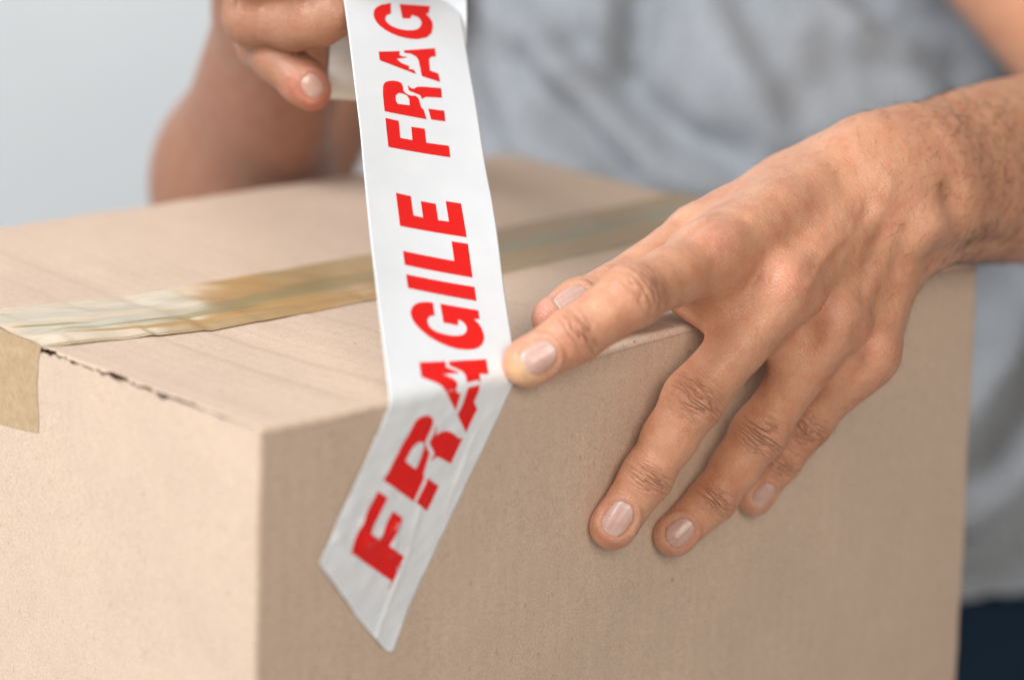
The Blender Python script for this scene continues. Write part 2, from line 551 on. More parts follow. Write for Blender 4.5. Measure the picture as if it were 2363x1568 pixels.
def tape_at(q, s, lift=0.0):
    """point on the tape: q across (0..1), s metres along (0 = box edge)"""
    if abs(s) < .004 or abs(s - SR) < .006:
        h = .0022
        P = sum(tape_raw(q, s + k * h / 3) for k in range(-3, 4)) / 7
    else:
        P = tape_raw(q, s)
    e = 1e-4
    a = tape_raw(q + .001, s) - tape_raw(q - .001, s)
    b = tape_raw(q, s + e) - tape_raw(q, s - e)
    n = np.cross(a, b); n /= np.linalg.norm(n)
    if s < 0:
        n = np.array([0, -1.0, 0])
        # wrinkles and blisters near the stuck end
        L = 0.0
        def ridge(q0, s0, q1, s1, w, h):
            p = np.array([(q - q0) * 56, (s - s0) * 1000]); d = np.array([(q1 - q0) * 56, (s1 - s0) * 1000])
            t = min(max(float(p @ d) / float(d @ d), 0), 1); r = np.linalg.norm(p - d * t)
            return h * math.exp(-(r / w) ** 2)
        L += ridge(.35, -.0525, .52, -.049, 2.0, .0009) + ridge(.52, -.049, .60, -.060, 1.6, .0008)
        L += ridge(.73, -.060, .80, -.094, 1.1, .0005) + ridge(.62, -.035, .72, -.056, 1.2, .0004) + ridge(.22, -.044, .34, -.050, 1.5, .0006)
        L += ridge(.15, -.062, .45, -.075, 4, .0004)
        L += ridge(.06, -.048, .30, -.058, 2.4, .0006) + ridge(.40, -.078, .62, -.090, 1.6, .0004) + ridge(.86, -.02, .90, -.045, 1.2, .0003)
        L += .00022 * float(vnoise(np.array([q * 12, s * 230, 1.0])))
        lift = lift + L
        lift += .0012 * max(0, 1 - (s + .0985) / .012) * (q > .6) * min(1, (q - .6) * 4) * .5
        lift *= min(1, -s / .004 + .2) if s > -.004 else 1
    P = P + n * (lift if s < 0 else lift)
    return P
def q_edges(s):
    l = np.interp(s, [-.06, 0, .07, .12, .186], [.013, 0, -.002, .004, -.03])
    r = np.interp(s, [-.0985, -.08, 0, .08, .13, .168, .2], [.995, .968, 1.008, 1.030, 1.0, .975, 1.0])
    return l, r
def strip():
    nq = 80
    V = []
    ss = np.concatenate([np.linspace(-1, 0, 90), np.linspace(.0005, SR - .01, 90), np.linspace(SR - .009, SR + .010 + RR * .6, 60)])
    for k, s in enumerate(ss):
        for j in range(nq):
            t_ = j / (nq - 1)
            if s <= 0:
                q = .013 * (-s) + t_ * (1.0 - .02 * (-s))
                end = np.interp(q, [0, .013, .935, .975, 1.0], [-.0555, -.0558, -.0985, -.0994, -.0985])
                sm = s * -end
                l, r = q_edges(sm)
                q = l + (r - l) * t_
                q += .0016 * float(vnoise(np.array([sm * 500, .3, 2.0 if t_ > .5 else 5.0]))) * (abs(t_ - .5) * 2) ** 6
            else:
                sm = s
                l, r = q_edges(sm)
                q = l + (r - l) * t_
            V.append(tape_at(q, sm))
    return np.array(V), grid_faces(len(ss), nq, flip=True)
v, f = strip()
st = mk('tape_strip', v, f, M_ftape, ft); solid(st, .00012, 0)

LETTERS = [
('F', [[[0.2288, -54.53], [0.2172, -49.59], [0.2263, -33.23], [0.3375, -36.85], [0.3268, -49.18], [0.424, -52.49], [0.4347, -42.73], [0.5467, -46.31], [0.5383, -56.14], [0.7131, -62.07], [0.7164, -71.08]]]) ,
('R', [[[0.234, -29.49], [0.275, -9.55], [0.2873, -8.53], [0.3048, -8.04], [0.3308, -7.85], [0.3614, -8.13], [0.3989, -9.11], [0.4244, -10.23], [0.44, -11.61], [0.4475, -13.54], [0.4455, -18.88], [0.5324, -23.44], [0.5421, -26.19], [0.5569, -30.84], [0.5763, -32.38], [0.5826, -41.14]], [[0.3529, -24.27], [0.3555, -21.32], [0.3588, -19.37], [0.3803, -18.15], [0.4065, -17.97], [0.4318, -18.62], [0.452, -19.9], [0.4613, -21.32], [0.4733, -24.87], [0.4762, -28.05], [0.464, -28.17]]]) ,
('R', [[[0.4655, -12.16], [0.5203, -16.98], [0.5358, -16.26], [0.556, -16.0], [0.5843, -16.0], [0.6185, -16.59], [0.6574, -17.66], [0.7017, -19.27], [0.7427, -20.52], [0.7682, -20.54], [0.7609, -29.67], [0.6375, -26.13], [0.6111, -25.51], [0.5903, -25.69], [0.5788, -26.72], [0.5692, -26.08], [0.5729, -23.91], [0.4859, -19.23], [0.4931, -16.15]]]) ,
('R', [[[0.6084, -33.03], [0.7466, -37.57], [0.7372, -46.3], [0.6095, -41.83]]]) ,
('A', [[[0.2568, 12.6], [0.4585, 10.73], [0.4563, 8.26], [0.5427, 5.12], [0.5467, 4.39], [0.4854, 5.06], [0.4242, 5.6], [0.4818, 3.49], [0.5278, 1.21], [0.5336, -2.05], [0.5654, -2.38], [0.5846, -8.8], [0.3978, 1.42], [0.2569, 6.31]]]) ,
('A', [[[0.4886, 10.38], [0.7788, 7.86], [0.7794, 1.68], [0.7089, 2.33], [0.7168, -3.17], [0.7164, -7.01], [0.7781, -10.23], [0.7709, -18.71], [0.6184, -10.38], [0.6216, -6.96], [0.6129, -3.15], [0.5992, -0.34], [0.5997, 2.08], [0.594, 3.51], [0.5716, 5.21], [0.4802, 8.73]]]) ,
('G', [[[0.4883, 36.02], [0.7816, 29.71], [0.7813, 25.8], [0.7352, 26.26], [0.7685, 23.72], [0.7858, 21.2], [0.7924, 18.55], [0.7898, 16.78], [0.7695, 14.7], [0.7386, 13.63], [0.7001, 13.21], [0.6406, 13.64], [0.5693, 14.82], [0.513, 16.38], [0.4576, 18.28], [0.4115, 20.17], [0.3661, 22.35], [0.3259, 24.83], [0.294, 26.97], [0.2671, 29.3], [0.2512, 31.25], [0.2429, 33.39], [0.246, 34.89], [0.2594, 36.53], [0.2845, 37.65], [0.3175, 38.12], [0.3542, 38.08], [0.3948, 37.7], [0.433, 36.98], [0.4286, 31.24], [0.4042, 31.46], [0.3803, 31.0], [0.3662, 29.98], [0.369, 27.91], [0.3797, 26.51], [0.3999, 25.27], [0.429, 23.93], [0.4676, 22.73], [0.5113, 21.67], [0.5467, 20.97], [0.5827, 20.51], [0.6195, 20.35], [0.651, 21.02], [0.6668, 22.53], [0.6655, 23.93], [0.6546, 25.24], [0.6344, 26.6], [0.6105, 27.54], [0.5997, 24.98], [0.4904, 27.48]]]) ,
('I', [[[0.2498, 51.53], [0.7814, 40.34], [0.78, 34.02], [0.2502, 45.41]]]) ,
('L', [[[0.2481, 62.05], [0.6491, 53.55], [0.6482, 62.53], [0.7749, 59.98], [0.7768, 44.65], [0.2484, 55.8]]]) ,
('E', [[[0.2461, 88.69], [0.3639, 86.25], [0.3668, 77.15], [0.4437, 75.5], [0.4421, 83.22], [0.5606, 80.93], [0.5624, 73.18], [0.6482, 71.66], [0.6465, 81.37], [0.7675, 79.04], [0.7727, 63.06], [0.2477, 73.43]]]) ,
('F', [[[0.2244, 124.08], [0.3331, 122.09], [0.3334, 114.0], [0.4339, 112.22], [0.4355, 118.56], [0.546, 116.83], [0.5482, 110.15], [0.7344, 107.19], [0.7354, 101.7], [0.2261, 110.46]]]) ,
('R', [[[0.2229, 127.34], [0.2213, 135.66], [0.2273, 138.86], [0.2379, 140.38], [0.2539, 141.16], [0.2788, 141.46], [0.3177, 141.43], [0.3605, 140.83], [0.3852, 139.94], [0.3965, 138.25], [0.397, 136.05], [0.421, 134.34], [0.458, 133.24], [0.4967, 132.96], [0.5186, 131.62], [0.5338, 127.18], [0.5527, 125.86], [0.5701, 121.14]], [[0.3279, 134.18], [0.3544, 135.29], [0.3924, 134.72], [0.4241, 133.49], [0.4394, 131.84], [0.439, 128.77], [0.3393, 130.1], [0.3259, 131.66]]]) ,
('R', [[[0.4394, 138.55], [0.4652, 136.76], [0.4891, 136.41], [0.5153, 137.12], [0.5742, 136.82], [0.6519, 135.85], [0.7203, 135.06], [0.7175, 130.29], [0.6415, 131.14], [0.5831, 131.74], [0.547, 131.05], [0.5361, 132.91], [0.4436, 135.84]]]) ,
('R', [[[0.5924, 125.98], [0.7252, 123.98], [0.7254, 118.84], [0.6086, 120.73]]]) ,
('A', [[[0.2189, 156.25], [0.3995, 155.51], [0.3927, 153.61], [0.4186, 152.71], [0.4653, 152.23], [0.4271, 151.99], [0.3655, 151.85], [0.4025, 149.61], [0.4679, 147.66], [0.4629, 146.18], [0.5036, 145.73], [0.5205, 143.38], [0.2208, 152.02]]]) ,
('A', [[[0.4345, 155.65], [0.7066, 155.14], [0.7074, 150.95], [0.6651, 151.04], [0.6447, 150.01], [0.6425, 144.36], [0.7115, 142.38], [0.719, 138.09], [0.5674, 142.03], [0.554, 149.82], [0.5365, 151.94], [0.4902, 153.71], [0.4369, 154.42]]]) ,
('G', [[[0.4419, 179.41], [0.7093, 176.85], [0.688, 173.17], [0.662, 173.0], [0.6903, 170.95], [0.7088, 168.64], [0.7104, 166.12], [0.6909, 162.8], [0.6461, 160.9], [0.5644, 160.48], [0.5053, 161.03], [0.4567, 161.76], [0.3946, 163.07], [0.343, 164.62], [0.2924, 166.65], [0.2521, 168.86], [0.2263, 170.86], [0.2107, 173.11], [0.2068, 175.3], [0.2165, 177.42], [0.2409, 178.84], [0.2825, 179.85], [0.3683, 180.32], [0.3575, 174.75], [0.3321, 174.46], [0.3128, 173.76], [0.303, 172.26], [0.3102, 170.8], [0.3322, 169.31], [0.3595, 168.03], [0.3971, 166.88], [0.4403, 166.0], [0.4842, 165.43], [0.5339, 165.19], [0.5752, 165.62], [0.6009, 166.78], [0.6132, 168.26], [0.6094, 169.85], [0.5879, 171.67], [0.5401, 173.07], [0.5161, 171.21], [0.4519, 171.83]]]) ,
]
def inside(p, rings):
    c = False
    for r in rings:
        n = len(r); j = n - 1
        for i in range(n):
            if (r[i][1] > p[1]) != (r[j][1] > p[1]) and p[0] < (r[j][0] - r[i][0]) * (p[1] - r[i][1]) / (r[j][1] - r[i][1]) + r[i][0]:
                c = not c
            j = i
    return c
def letter_mesh(rings):
    rings = [[(q * 57.0, s) for q, s in r] for r in rings]
    V, Ed = [], []
    for r in rings:
        pts = []
        for i in range(len(r)):
            a, b = np.array(r[i]), np.array(r[(i + 1) % len(r)])
            n = max(1, int(np.linalg.norm(b - a) / 1.6))
            for k in range(n): pts.append(a + (b - a) * k / n)
        b0 = len(V)
        V += [Vector((float(p[0]), float(p[1]))) for p in pts]
        Ed += [(b0 + i, b0 + (i + 1) % len(pts)) for i in range(len(pts))]
    A = np.array([(p.x, p.y) for p in V])
    lo, hi = A.min(0), A.max(0)
    for x in np.arange(lo[0] + .6, hi[0], 1.2):
        for y in np.arange(lo[1] + .6, hi[1], 1.2):
            if inside((x, y), rings) and np.min(np.hypot(A[:, 0] - x, A[:, 1] - y)) > .5:
                V.append(Vector((x, y)))
    cv, ce, cf, *_ = delaunay_2d_cdt(V, Ed, [], 0, 1e-5)
    cf = [f for f in cf if inside(((cv[f[0]].x + cv[f[1]].x + cv[f[2]].x) / 3, (cv[f[0]].y + cv[f[1]].y + cv[f[2]].y) / 3), rings)]
    P = np.array([tape_at(p.x / 57.0, p.y / 1000.0, .00016) for p in cv])
    a, b, c = P[[f[0] for f in cf]], P[[f[1] for f in cf]], P[[f[2] for f in cf]]
    return P, [tuple(f[::-1]) for f in cf]
for name, rings in LETTERS:
    v, f = letter_mesh(rings)
    o = mk('printed_letter', v, f, M_red, st)
    o['label'] = 'red letter ' + name
o = mk('print_smudge', [tape_at(q, s, .0002) for q, s in ((.70, -.0655), (.725, -.0650), (.715, -.0735), (.70, -.0740))], [(0, 1, 2, 3)],
       simple('pink_smear', (.72, .33, .36), .4), st)

# the roll
def roll():
    Pc = np.array([EX1, 0, 0]) * 0 + 0
    base = at(913, 106, 1.004)
    # left rim and right rim along the width direction
    wn = CAM_ROT[:, 0] * .85 + WD * .2
    wn /= np.linalg.norm(wn)
    l, r = q_edges(SR)
    PL = np.array([EX1 + (EX2 - EX1) * l, 0, 0]); PR = np.array([EX1 + (EX2 - EX1) * r, 0, 0])
    wl, wr = float(PL @ wn), float(PR @ wn)
    mid = (wl + wr) / 2; hw = .0252
    wl, wr = -hw, hw
    e1 = np.cross(wn, np.array([0, 0, 1.0])); e1 /= np.linalg.norm(e1)
    e2 = np.cross(wn, e1)
    def ring(rad, w, n=96):
        return [base + wn * w + rad * (math.cos(2 * math.pi * k / n) * e2 + math.sin(2 * math.pi * k / n) * e1) for k in range(n)]
    def lathe(prof, n=96):
        V = []; F = []
        for rad, w in prof: V += ring(rad, w, n)
        m = len(prof)
        for i in range(m):
            for k in range(n):
                a, b = i * n + k, i * n + (k + 1) % n
                c, d = ((i + 1) % m) * n + (k + 1) % n, ((i + 1) % m) * n + k
                F.append((a, b, c, d))
        return V, F
    rc = .0135
    R = RR - .0002
    V, F = lathe([(R, wl + .0003), (R, wr - .0003), (R - .0003, wr), (rc, wr), (rc, wl), (R - .0003, wl)])
    a = mk('tape_roll', V, F, M_ftape, ft)
    a.data.set_sharp_from_angle(angle=math.radians(40)) if hasattr(a.data, 'set_sharp_from_angle') else None
    V, F = lathe([(rc - .0001, wl - .0003), (rc - .0001, wr + .0003), (rc - .0012, wr + .0003), (rc - .0012, wl - .0003)])
    b = mk('cardboard_core', V, F, M_core, a)
    b.data.set_sharp_from_angle(angle=math.radians(40)) if hasattr(b.data, 'set_sharp_from_angle') else None
    return base, wn, wl, wr
ROLL = roll()

# ------------------------------------------------------------------ bodies as one implicit surface
def nrm(v): v = np.asarray(v, float); return v / np.linalg.norm(v)
class Seg:
    """a limb segment from a to b; radii (across u, along the third axis) at each end"""
    def __init__(s, a, b, ra, rb, u=None):
        s.a, s.b = np.asarray(a, float), np.asarray(b, float)
        s.ra = (ra, ra) if np.isscalar(ra) else ra
        s.rb = (rb, rb) if np.isscalar(rb) else rb
        d = s.b - s.a; s.L2 = float(d @ d); s.d = d
        s.round = u is None and np.isscalar(ra) and np.isscalar(rb)
        if not s.round:
            ax = nrm(d) if s.L2 > 1e-12 else np.array([0, 0, 1.0])
            u = np.asarray(u, float) if u is not None else np.array([0, 0, 1.0])
            u = nrm(u - ax * (u @ ax)); s.u = u; s.v = np.cross(ax, u); s.ax = ax
    def rmax(s): return max(max(s.ra), max(s.rb))
    def __call__(s, P):
        X = P - s.a
        t = np.clip((X @ s.d) / s.L2, 0, 1) if s.L2 > 1e-12 else np.zeros(len(P))
        X = X - t[:, None] * s.d
        if s.round:
            return np.sqrt(np.einsum('ij,ij->i', X, X)) - (s.ra[0] + (s.rb[0] - s.ra[0]) * t)
        r0 = s.ra[0] + (s.rb[0] - s.ra[0]) * t; r1 = s.ra[1] + (s.rb[1] - s.ra[1]) * t
        r2 = np.minimum(r0, r1) * .5 + np.maximum(r0, r1) * .5
        x, y, z = X @ s.u, X @ s.v, X @ s.ax
        k0 = np.sqrt((x / r0) ** 2 + (y / r1) ** 2 + (z / r2) ** 2)
        k1 = np.sqrt((x / r0 ** 2) ** 2 + (y / r1 ** 2) ** 2 + (z / r2 ** 2) ** 2)
        return np.where(k0 > 1e-6, k0 * (k0 - 1) / np.maximum(k1, 1e-6), -np.minimum(r0, r1))
def smin(a, b, k):
    h = np.maximum(k - np.abs(a - b), 0) / k
    return np.minimum(a, b) - h * h * k * .25
class Group:
    def __init__(s, segs, k, m=.016):
        s.segs, s.k, s.m = segs, k, m
        s.lo = np.min([np.minimum(g.a, g.b) - g.rmax() for g in segs], 0) - m
        s.hi = np.max([np.maximum(g.a, g.b) + g.rmax() for g in segs], 0) + m
    def __call__(s, P):
        q = np.maximum(np.maximum(s.lo - P, P - s.hi), 0)
        out = np.linalg.norm(q, axis=1) + s.m
        idx = np.nonzero((q <= 0).all(1))[0]
        if len(idx):
            Q = P[idx]; d = s.segs[0](Q)
            for g in s.segs[1:]: d = smin(d, g(Q), s.k)
            out[idx] = d
        return out
class Union:
    def __init__(s, first, rest): s.first, s.rest = first, rest
    def __call__(s, P):
        d = s.first(P)
        for g, k in s.rest: d = smin(d, g(P), k)
        return d
def grad(F, P, e=2e-4):
    n = np.zeros_like(P)
    for k, sg in enumerate(((1, -1, -1), (-1, -1, 1), (-1, 1, -1), (1, 1, 1))):
        v = np.array(sg, float)
        n += v * F(P + v * e)[:, None]
    return n / (4 * e)
def project(F, P, iso=0.0, it=2):
    for _ in range(it):
        g = grad(F, P); l2 = np.maximum(np.einsum('ij,ij->i', g, g), .05)
        P = P - g * np.clip((F(P) - iso) / l2, -.003, .003)[:, None]
    g = grad(F, P)
    return P, g / np.maximum(np.linalg.norm(g, axis=1), 1e-9)[:, None]
def trace(F, px, py, t0=.6, off=0.0):
    d = nrm(ray(px, py)); t = t0
    for _ in range(200):
        P = CAM_LOC + d * t
        v = float(F(P[None])[0]) - off
        if v < 1e-5: return P
        t += v * .8
        if t > 3: return None
    return P
def net(F, xs, ys, zs, B=8, slack=1.35):
    """surface nets over a rectilinear grid, worked out only near the surface"""
    G = [xs, ys, zs]; n = [len(g) for g in G]
    nb = [math.ceil((k - 1) / B) for k in n]
    cen, half = [], []
    for g, b in zip(G, nb):
        lo = g[np.minimum(np.arange(b) * B, len(g) - 1)]; hi = g[np.minimum(np.arange(b) * B + B, len(g) - 1)]
        cen.append((lo + hi) / 2); half.append((hi - lo) / 2)
    cx = np.stack(np.meshgrid(*cen, indexing='ij'), -1).reshape(-1, 3)
    hx = np.linalg.norm(np.stack(np.meshgrid(*half, indexing='ij'), -1).reshape(-1, 3), axis=1)
    d = F(cx)
    keep = np.nonzero(np.abs(d) < hx * slack + .003)[0]
    bi = np.stack(np.unravel_index(keep, nb), -1)
    D = np.full(n, 1.0, np.float32)
    l = np.stack(np.meshgrid(*[np.arange(B + 1)] * 3, indexing='ij'), -1).reshape(-1, 3)
    cells = []
    for s in range(0, len(bi), 400):
        I = (bi[s:s + 400, None, :] * B + l[None]).reshape(-1, 3)
        I = I[(I < np.array(n)).all(1)]
        code = np.unique((I[:, 0] * n[1] + I[:, 1]) * n[2] + I[:, 2])
        I = np.stack(np.unravel_index(code, n), -1)
        P = np.stack([xs[I[:, 0]], ys[I[:, 1]], zs[I[:, 2]]], -1)
        D[I[:, 0], I[:, 1], I[:, 2]] = F(P)
    l2 = np.stack(np.meshgrid(*[np.arange(B)] * 3, indexing='ij'), -1).reshape(-1, 3)
    Cc = (bi[:, None, :] * B + l2[None]).reshape(-1, 3)
    Cc = Cc[(Cc < np.array(n) - 1).all(1)]
    corners = [(a, b, c) for a in (0, 1) for b in (0, 1) for c in (0, 1)]
    vals = np.stack([D[Cc[:, 0] + a, Cc[:, 1] + b, Cc[:, 2] + c] for a, b, c in corners], -1)
    act = (vals < 0).any(1) & (vals >= 0).any(1)
    Cc, vals = Cc[act], vals[act]
    base = np.stack([xs[Cc[:, 0]], ys[Cc[:, 1]], zs[Cc[:, 2]]], -1)
    size = np.stack([xs[Cc[:, 0] + 1], ys[Cc[:, 1] + 1], zs[Cc[:, 2] + 1]], -1) - base
    acc = np.zeros((len(Cc), 3)); cnt = np.zeros(len(Cc))
    for i in range(8):
        for j in range(i + 1, 8):
            a, b = np.array(corners[i]), np.array(corners[j])
            if np.abs(a - b).sum() != 1: continue
            va, vb = vals[:, i], vals[:, j]
            m = (va < 0) != (vb < 0)
            t = np.where(m, va / np.where(m, va - vb, 1), 0)
            acc += np.where(m[:, None], a + (b - a) * t[:, None], 0); cnt += m
    V = base + acc / cnt[:, None] * size
    idx = {}
    code = (Cc[:, 0].astype(np.int64) * n[1] + Cc[:, 1]) * n[2] + Cc[:, 2]
    order = np.argsort(code); sc_ = code[order]
    def look(q):
        p = np.searchsorted(sc_, q); p = np.minimum(p, len(sc_) - 1)
        ok = sc_[p] == q
        return order[p], ok
    st3 = [n[1] * n[2], n[2], 1]
    faces = []
    ci = {c: i for i, c in enumerate(corners)}
    for ax in range(3):
        a1, a2 = (ax + 1) % 3, (ax + 2) % 3
        e = [0, 0, 0]; e[ax] = 1
        # edge from the cell's own min corner along ax
        va, vb = vals[:, 0], vals[:, ci[tuple(e)]]
        m = np.nonzero(((va < 0) != (vb < 0)) & (Cc[:, a1] > 0) & (Cc[:, a2] > 0))[0]
        q0 = code[m]
        i1, o1 = look(q0 - st3[a1]); i2, o2 = look(q0 - st3[a1] - st3[a2]); i3, o3 = look(q0 - st3[a2])
        ok = o1 & o2 & o3
        quad = np.stack([m, i1, i2, i3], -1)[ok]
        neg = (va[m] < 0)[ok]
        quad[~neg] = quad[~neg][:, ::-1]
        faces.append(quad)
    return V, np.concatenate(faces)[:, ::1]
def axis(lo, hi, step, fine):
    """coordinates from lo to hi, with finer steps inside the given spans"""
    out = [lo]
    while out[-1] < hi:
        x = out[-1]; st = step
        for a, b, s_ in fine:
            if a <= x < b: st = min(st, s_)
        for a, b, s_ in fine:            # ease into the finer span
            dd = max(a - x, x - b, 0)
            if dd > 0: st = min(st, max(s_, s_ + dd * .35))
        out.append(x + st)
    return np.array(out)
def subdivide(V, Q, F, sel):
    """split the selected quads in four, their neighbours keep whole with an extra corner"""
    sel = np.asarray(sel)
    E = np.stack([Q, np.roll(Q, -1, 1)], -1)                       # quad, edge, ends
    key = np.sort(E, -1); kc = key[..., 0].astype(np.int64) * len(V) + key[..., 1]
    es = np.unique(kc[sel])
    mid = (V[es // len(V)] + V[es % len(V)]) / 2
    cen = V[Q[sel]].mean(1)
    nV = np.concatenate([V, mid, cen])
    eid = lambda k: len(V) + np.searchsorted(es, k)
    S = Q[sel]; K = eid(kc[sel]); c = len(V) + len(es) + np.arange(len(S))
    faces = []
    for i in range(4):
        faces.append(np.stack([S[:, i], K[:, i], c, K[:, (i - 1) % 4]], -1))
    faces = np.concatenate(faces).tolist()
    rest = Q[~sel]; kr = kc[~sel]
    p = np.minimum(np.searchsorted(es, kr), len(es) - 1); has = es[p] == kr
    touched = has.any(1)
    faces += rest[~touched].tolist()
    for q, h, pp in zip(rest[touched], has[touched], p[touched]):
        f = []
        for i in range(4):
            f.append(int(q[i]))
            if h[i]: f.append(int(len(V) + pp[i]))
        faces.append(f)
    return nV, faces

# ---- the left hand that presses the tape down (right in the picture)
J = {
 'index':  [at(1645, 592, .917), on_front(1457, 683, .020), on_front(1330, 770, .012), on_front(1219, 836, .0045)],
 'middle': [at(1806, 668, .929), on_front(1600, 920, .018), on_front(1492, 1098, .0125), on_front(1415, 1212, .0076)],
 'ring':   [at(1922, 740, .946), on_front(1752, 997, .019), on_front(1645, 1150, .0125), on_front(1556, 1234, .0070)],
 'little': [at(2006, 812, .958), on_front(1866, 975, .018), on_front(1802, 1062, .0115), on_front(1742, 1150, .0058)],
}
RAD = {'index':  (.0118, .0098, .0103, .0090, .0090, .0086),
       'middle': (.0118, .0098, .0104, .0090, .0086, .0085),
       'ring':   (.0108, .0090, .0096, .0083, .0080, .0077),
       'little': (.0098, .0080, .0082, .0072, .0070, .0064)}
WR = at(2092, 440, .985)
ELB = at(2790, 415, 1.215)
SHL = at(1910, -750, 1.38)
m_ = [J[k][0] for k in ('index', 'middle', 'ring', 'little')]
ROW = nrm(m_[3] - m_[0]); META = nrm(WR - (m_[1] + m_[2]) / 2)
DORS = nrm(np.cross(ROW, META))
if DORS @ (CAM_LOC - WR) < 0: DORS = -DORS
def lerp(a, b, t): return a + (b - a) * t
def finger(P, r):
    a, b, c, d = P
    s = [Seg(a, lerp(a, b, .5), r[0], r[1]), Seg(lerp(a, b, .5), b, r[1], r[2]),
         Seg(b, lerp(b, c, .5), r[2], r[3]), Seg(lerp(b, c, .5), c, r[3], r[4]), Seg(c, d, r[4], r[5])]
    return Group(s, .004)
fing = {k: finger(J[k], RAD[k]) for k in J}
TH = [at(1905, 415, .978), at(1618, 556, .955), on_top(1420, 680, .0150), on_top(1280, 735, .0088)]
fing['thumb'] = Group([Seg(TH[1], TH[2], .0130, .0105), Seg(TH[2], lerp(TH[2], TH[3], .6), .0105, .0098), Seg(lerp(TH[2], TH[3], .6), TH[3], .0098, .0082)], .004)
CP = {'index': at(1990, 398, .975), 'middle': at(2015, 440, .972), 'ring': at(2035, 492, .974), 'little': at(2038, 548, .978)}
palm = []
for k, r0, r1 in (('index', .0125, .0145), ('middle', .0125, .0145), ('ring', .0115, .0140), ('little', .0108, .0135)):
    palm.append(Seg(J[k][0] - DORS * .001, CP[k] - DORS * .003, r0, r1))
    palm.append(Seg(J[k][0] - DORS * .009, CP[k] - DORS * .012, .0105, .0130))
palm.append(Seg(TH[0], TH[1], .0165, .0135))
palm.append(Seg(lerp(TH[0], TH[1], .25) - DORS * .004, lerp(J['index'][0], CP['index'], .45) - DORS * .004, .0140, .0120))
palm.append(Seg(lerp(TH[0], TH[1], .75) , J['index'][0] - DORS * .004, .0095, .0095))     # first web
# webs between the fingers
F3 = lambda k, t: lerp(J[k][0], J[k][1], t)
webs = [Seg(at(1584, 682, .935), at(1660, 730, .936), .0075, .0078),
        Seg(F3('index', .12) - DORS * .006, F3('middle', .26) - DORS * .004, .0085, .0075),
        Seg(F3('index', .0) - DORS * .008, F3('middle', .36) - DORS * .008, .0075, .0050),
        Seg(F3('middle', .28) - DORS * .006, F3('ring', .27) - DORS * .006, .0078, .0075),
        Seg(F3('ring', .20) - DORS * .006, F3('little', .20) - DORS * .006, .0072, .0068)]
palm += webs
palm.append(Seg(J['little'][0] - DORS * .006, at(2052, 600, .975), .0105, .0130))      # outer edge of the hand
palm.append(Seg(CP['middle'], WR, (.0190, .0270), (.0185, .0255), DORS))
palmG = Group(palm, .0075, .022)
# smooth chain of wrist and forearm
FA = nrm(ELB - WR)
M1, M2, M3 = at(2205, 423, 1.012), at(2362, 382, 1.062), at(2600, 392, 1.145)
_t = np.array([0, .2, .42, .72, 1.0])
_c = [np.polyfit(_t, np.array([WR, M1, M2, M3, ELB])[:, k], 3) for k in range(3)]
_r = [np.polyfit(_t, np.array([(.0190, .0272), (.0240, .0312), (.0322, .0382), (.0375, .0408), (.0370, .0375)])[:, k], 3) for k in range(2)]
_pt = lambda t: np.array([np.polyval(c, t) for c in _c])
_rd = lambda t: (np.polyval(_r[0], t), np.polyval(_r[1], t))
_T = np.linspace(0, 1, 23)
arm = [Seg(_pt(_T[i]), _pt(_T[i + 1]), _rd(_T[i]), _rd(_T[i + 1]), DORS) for i in range(22)]
arm += [
       Seg(ELB, lerp(ELB, SHL, .55), .0370, .0500), Seg(lerp(ELB, SHL, .55), SHL, .0500, .0560)]
armG = Group(arm, .0015, .035)
# ---- the right arm and hand that hold the roll (left in the picture)
RW, RE, RS = at(668, 10, 1.10), at(455, 800, 1.365), at(1120, -900, 1.50)
RHAND = at(700, -220, 1.03)
rarm = [Seg(RW, lerp(RW, RE, .45), (.0265, .0300), (.035, .036), (1, 0, 0)), Seg(lerp(RW, RE, .45), lerp(RW, RE, .85), (.035, .036), (.0400, .0400), (1, 0, 0)), Seg(lerp(RW, RE, .85), RE, .040, .040),
        Seg(RE, lerp(RE, RS, .5), .041, .050), Seg(lerp(RE, RS, .5), RS, .050, .056)]
rarmG = Group(rarm, .03, .045)
rpalm = [Seg(RW, RHAND, (.0200, .0280), (.0160, .0400), (at(700, 0, 1.0) - at(690, 0, 1.1))),
         Seg(RHAND, at(640, -60, 1.01), .019, .0135), Seg(at(640, -60, 1.01), at(612, 95, 1.005), .0135, .0100)]
rpalmG = Group(rpalm, .014, .03)
def rfinger(pts, rs):
    return Group([Seg(pts[i], pts[i + 1], rs[i], rs[i + 1]) for i in range(len(pts) - 1)], .005)
rf = [rfinger([at(612, 100, 1.003), at(640, 135, .990), at(700, 190, .985), at(722, 214, .985)], [.0094, .0086, .0080, .0066]),      # finger with the nail in view
      rfinger([at(600, -40, .99), at(585, 38, .985), at(680, 50, .975), at(735, 42, .968), at(775, 30, .965)], [.013, .0108, .0100, .0095, .0085]),
      rfinger([at(620, -150, .99), at(600, -60, .975), at(700, -55, .965), at(790, -60, .965)], [.013, .0110, .0100, .0088]),
      rfinger([at(650, -240, .99), at(640, -160, .97), at(730, -160, .955), at(810, -160, .955)], [.013, .0110, .0098, .0085])]
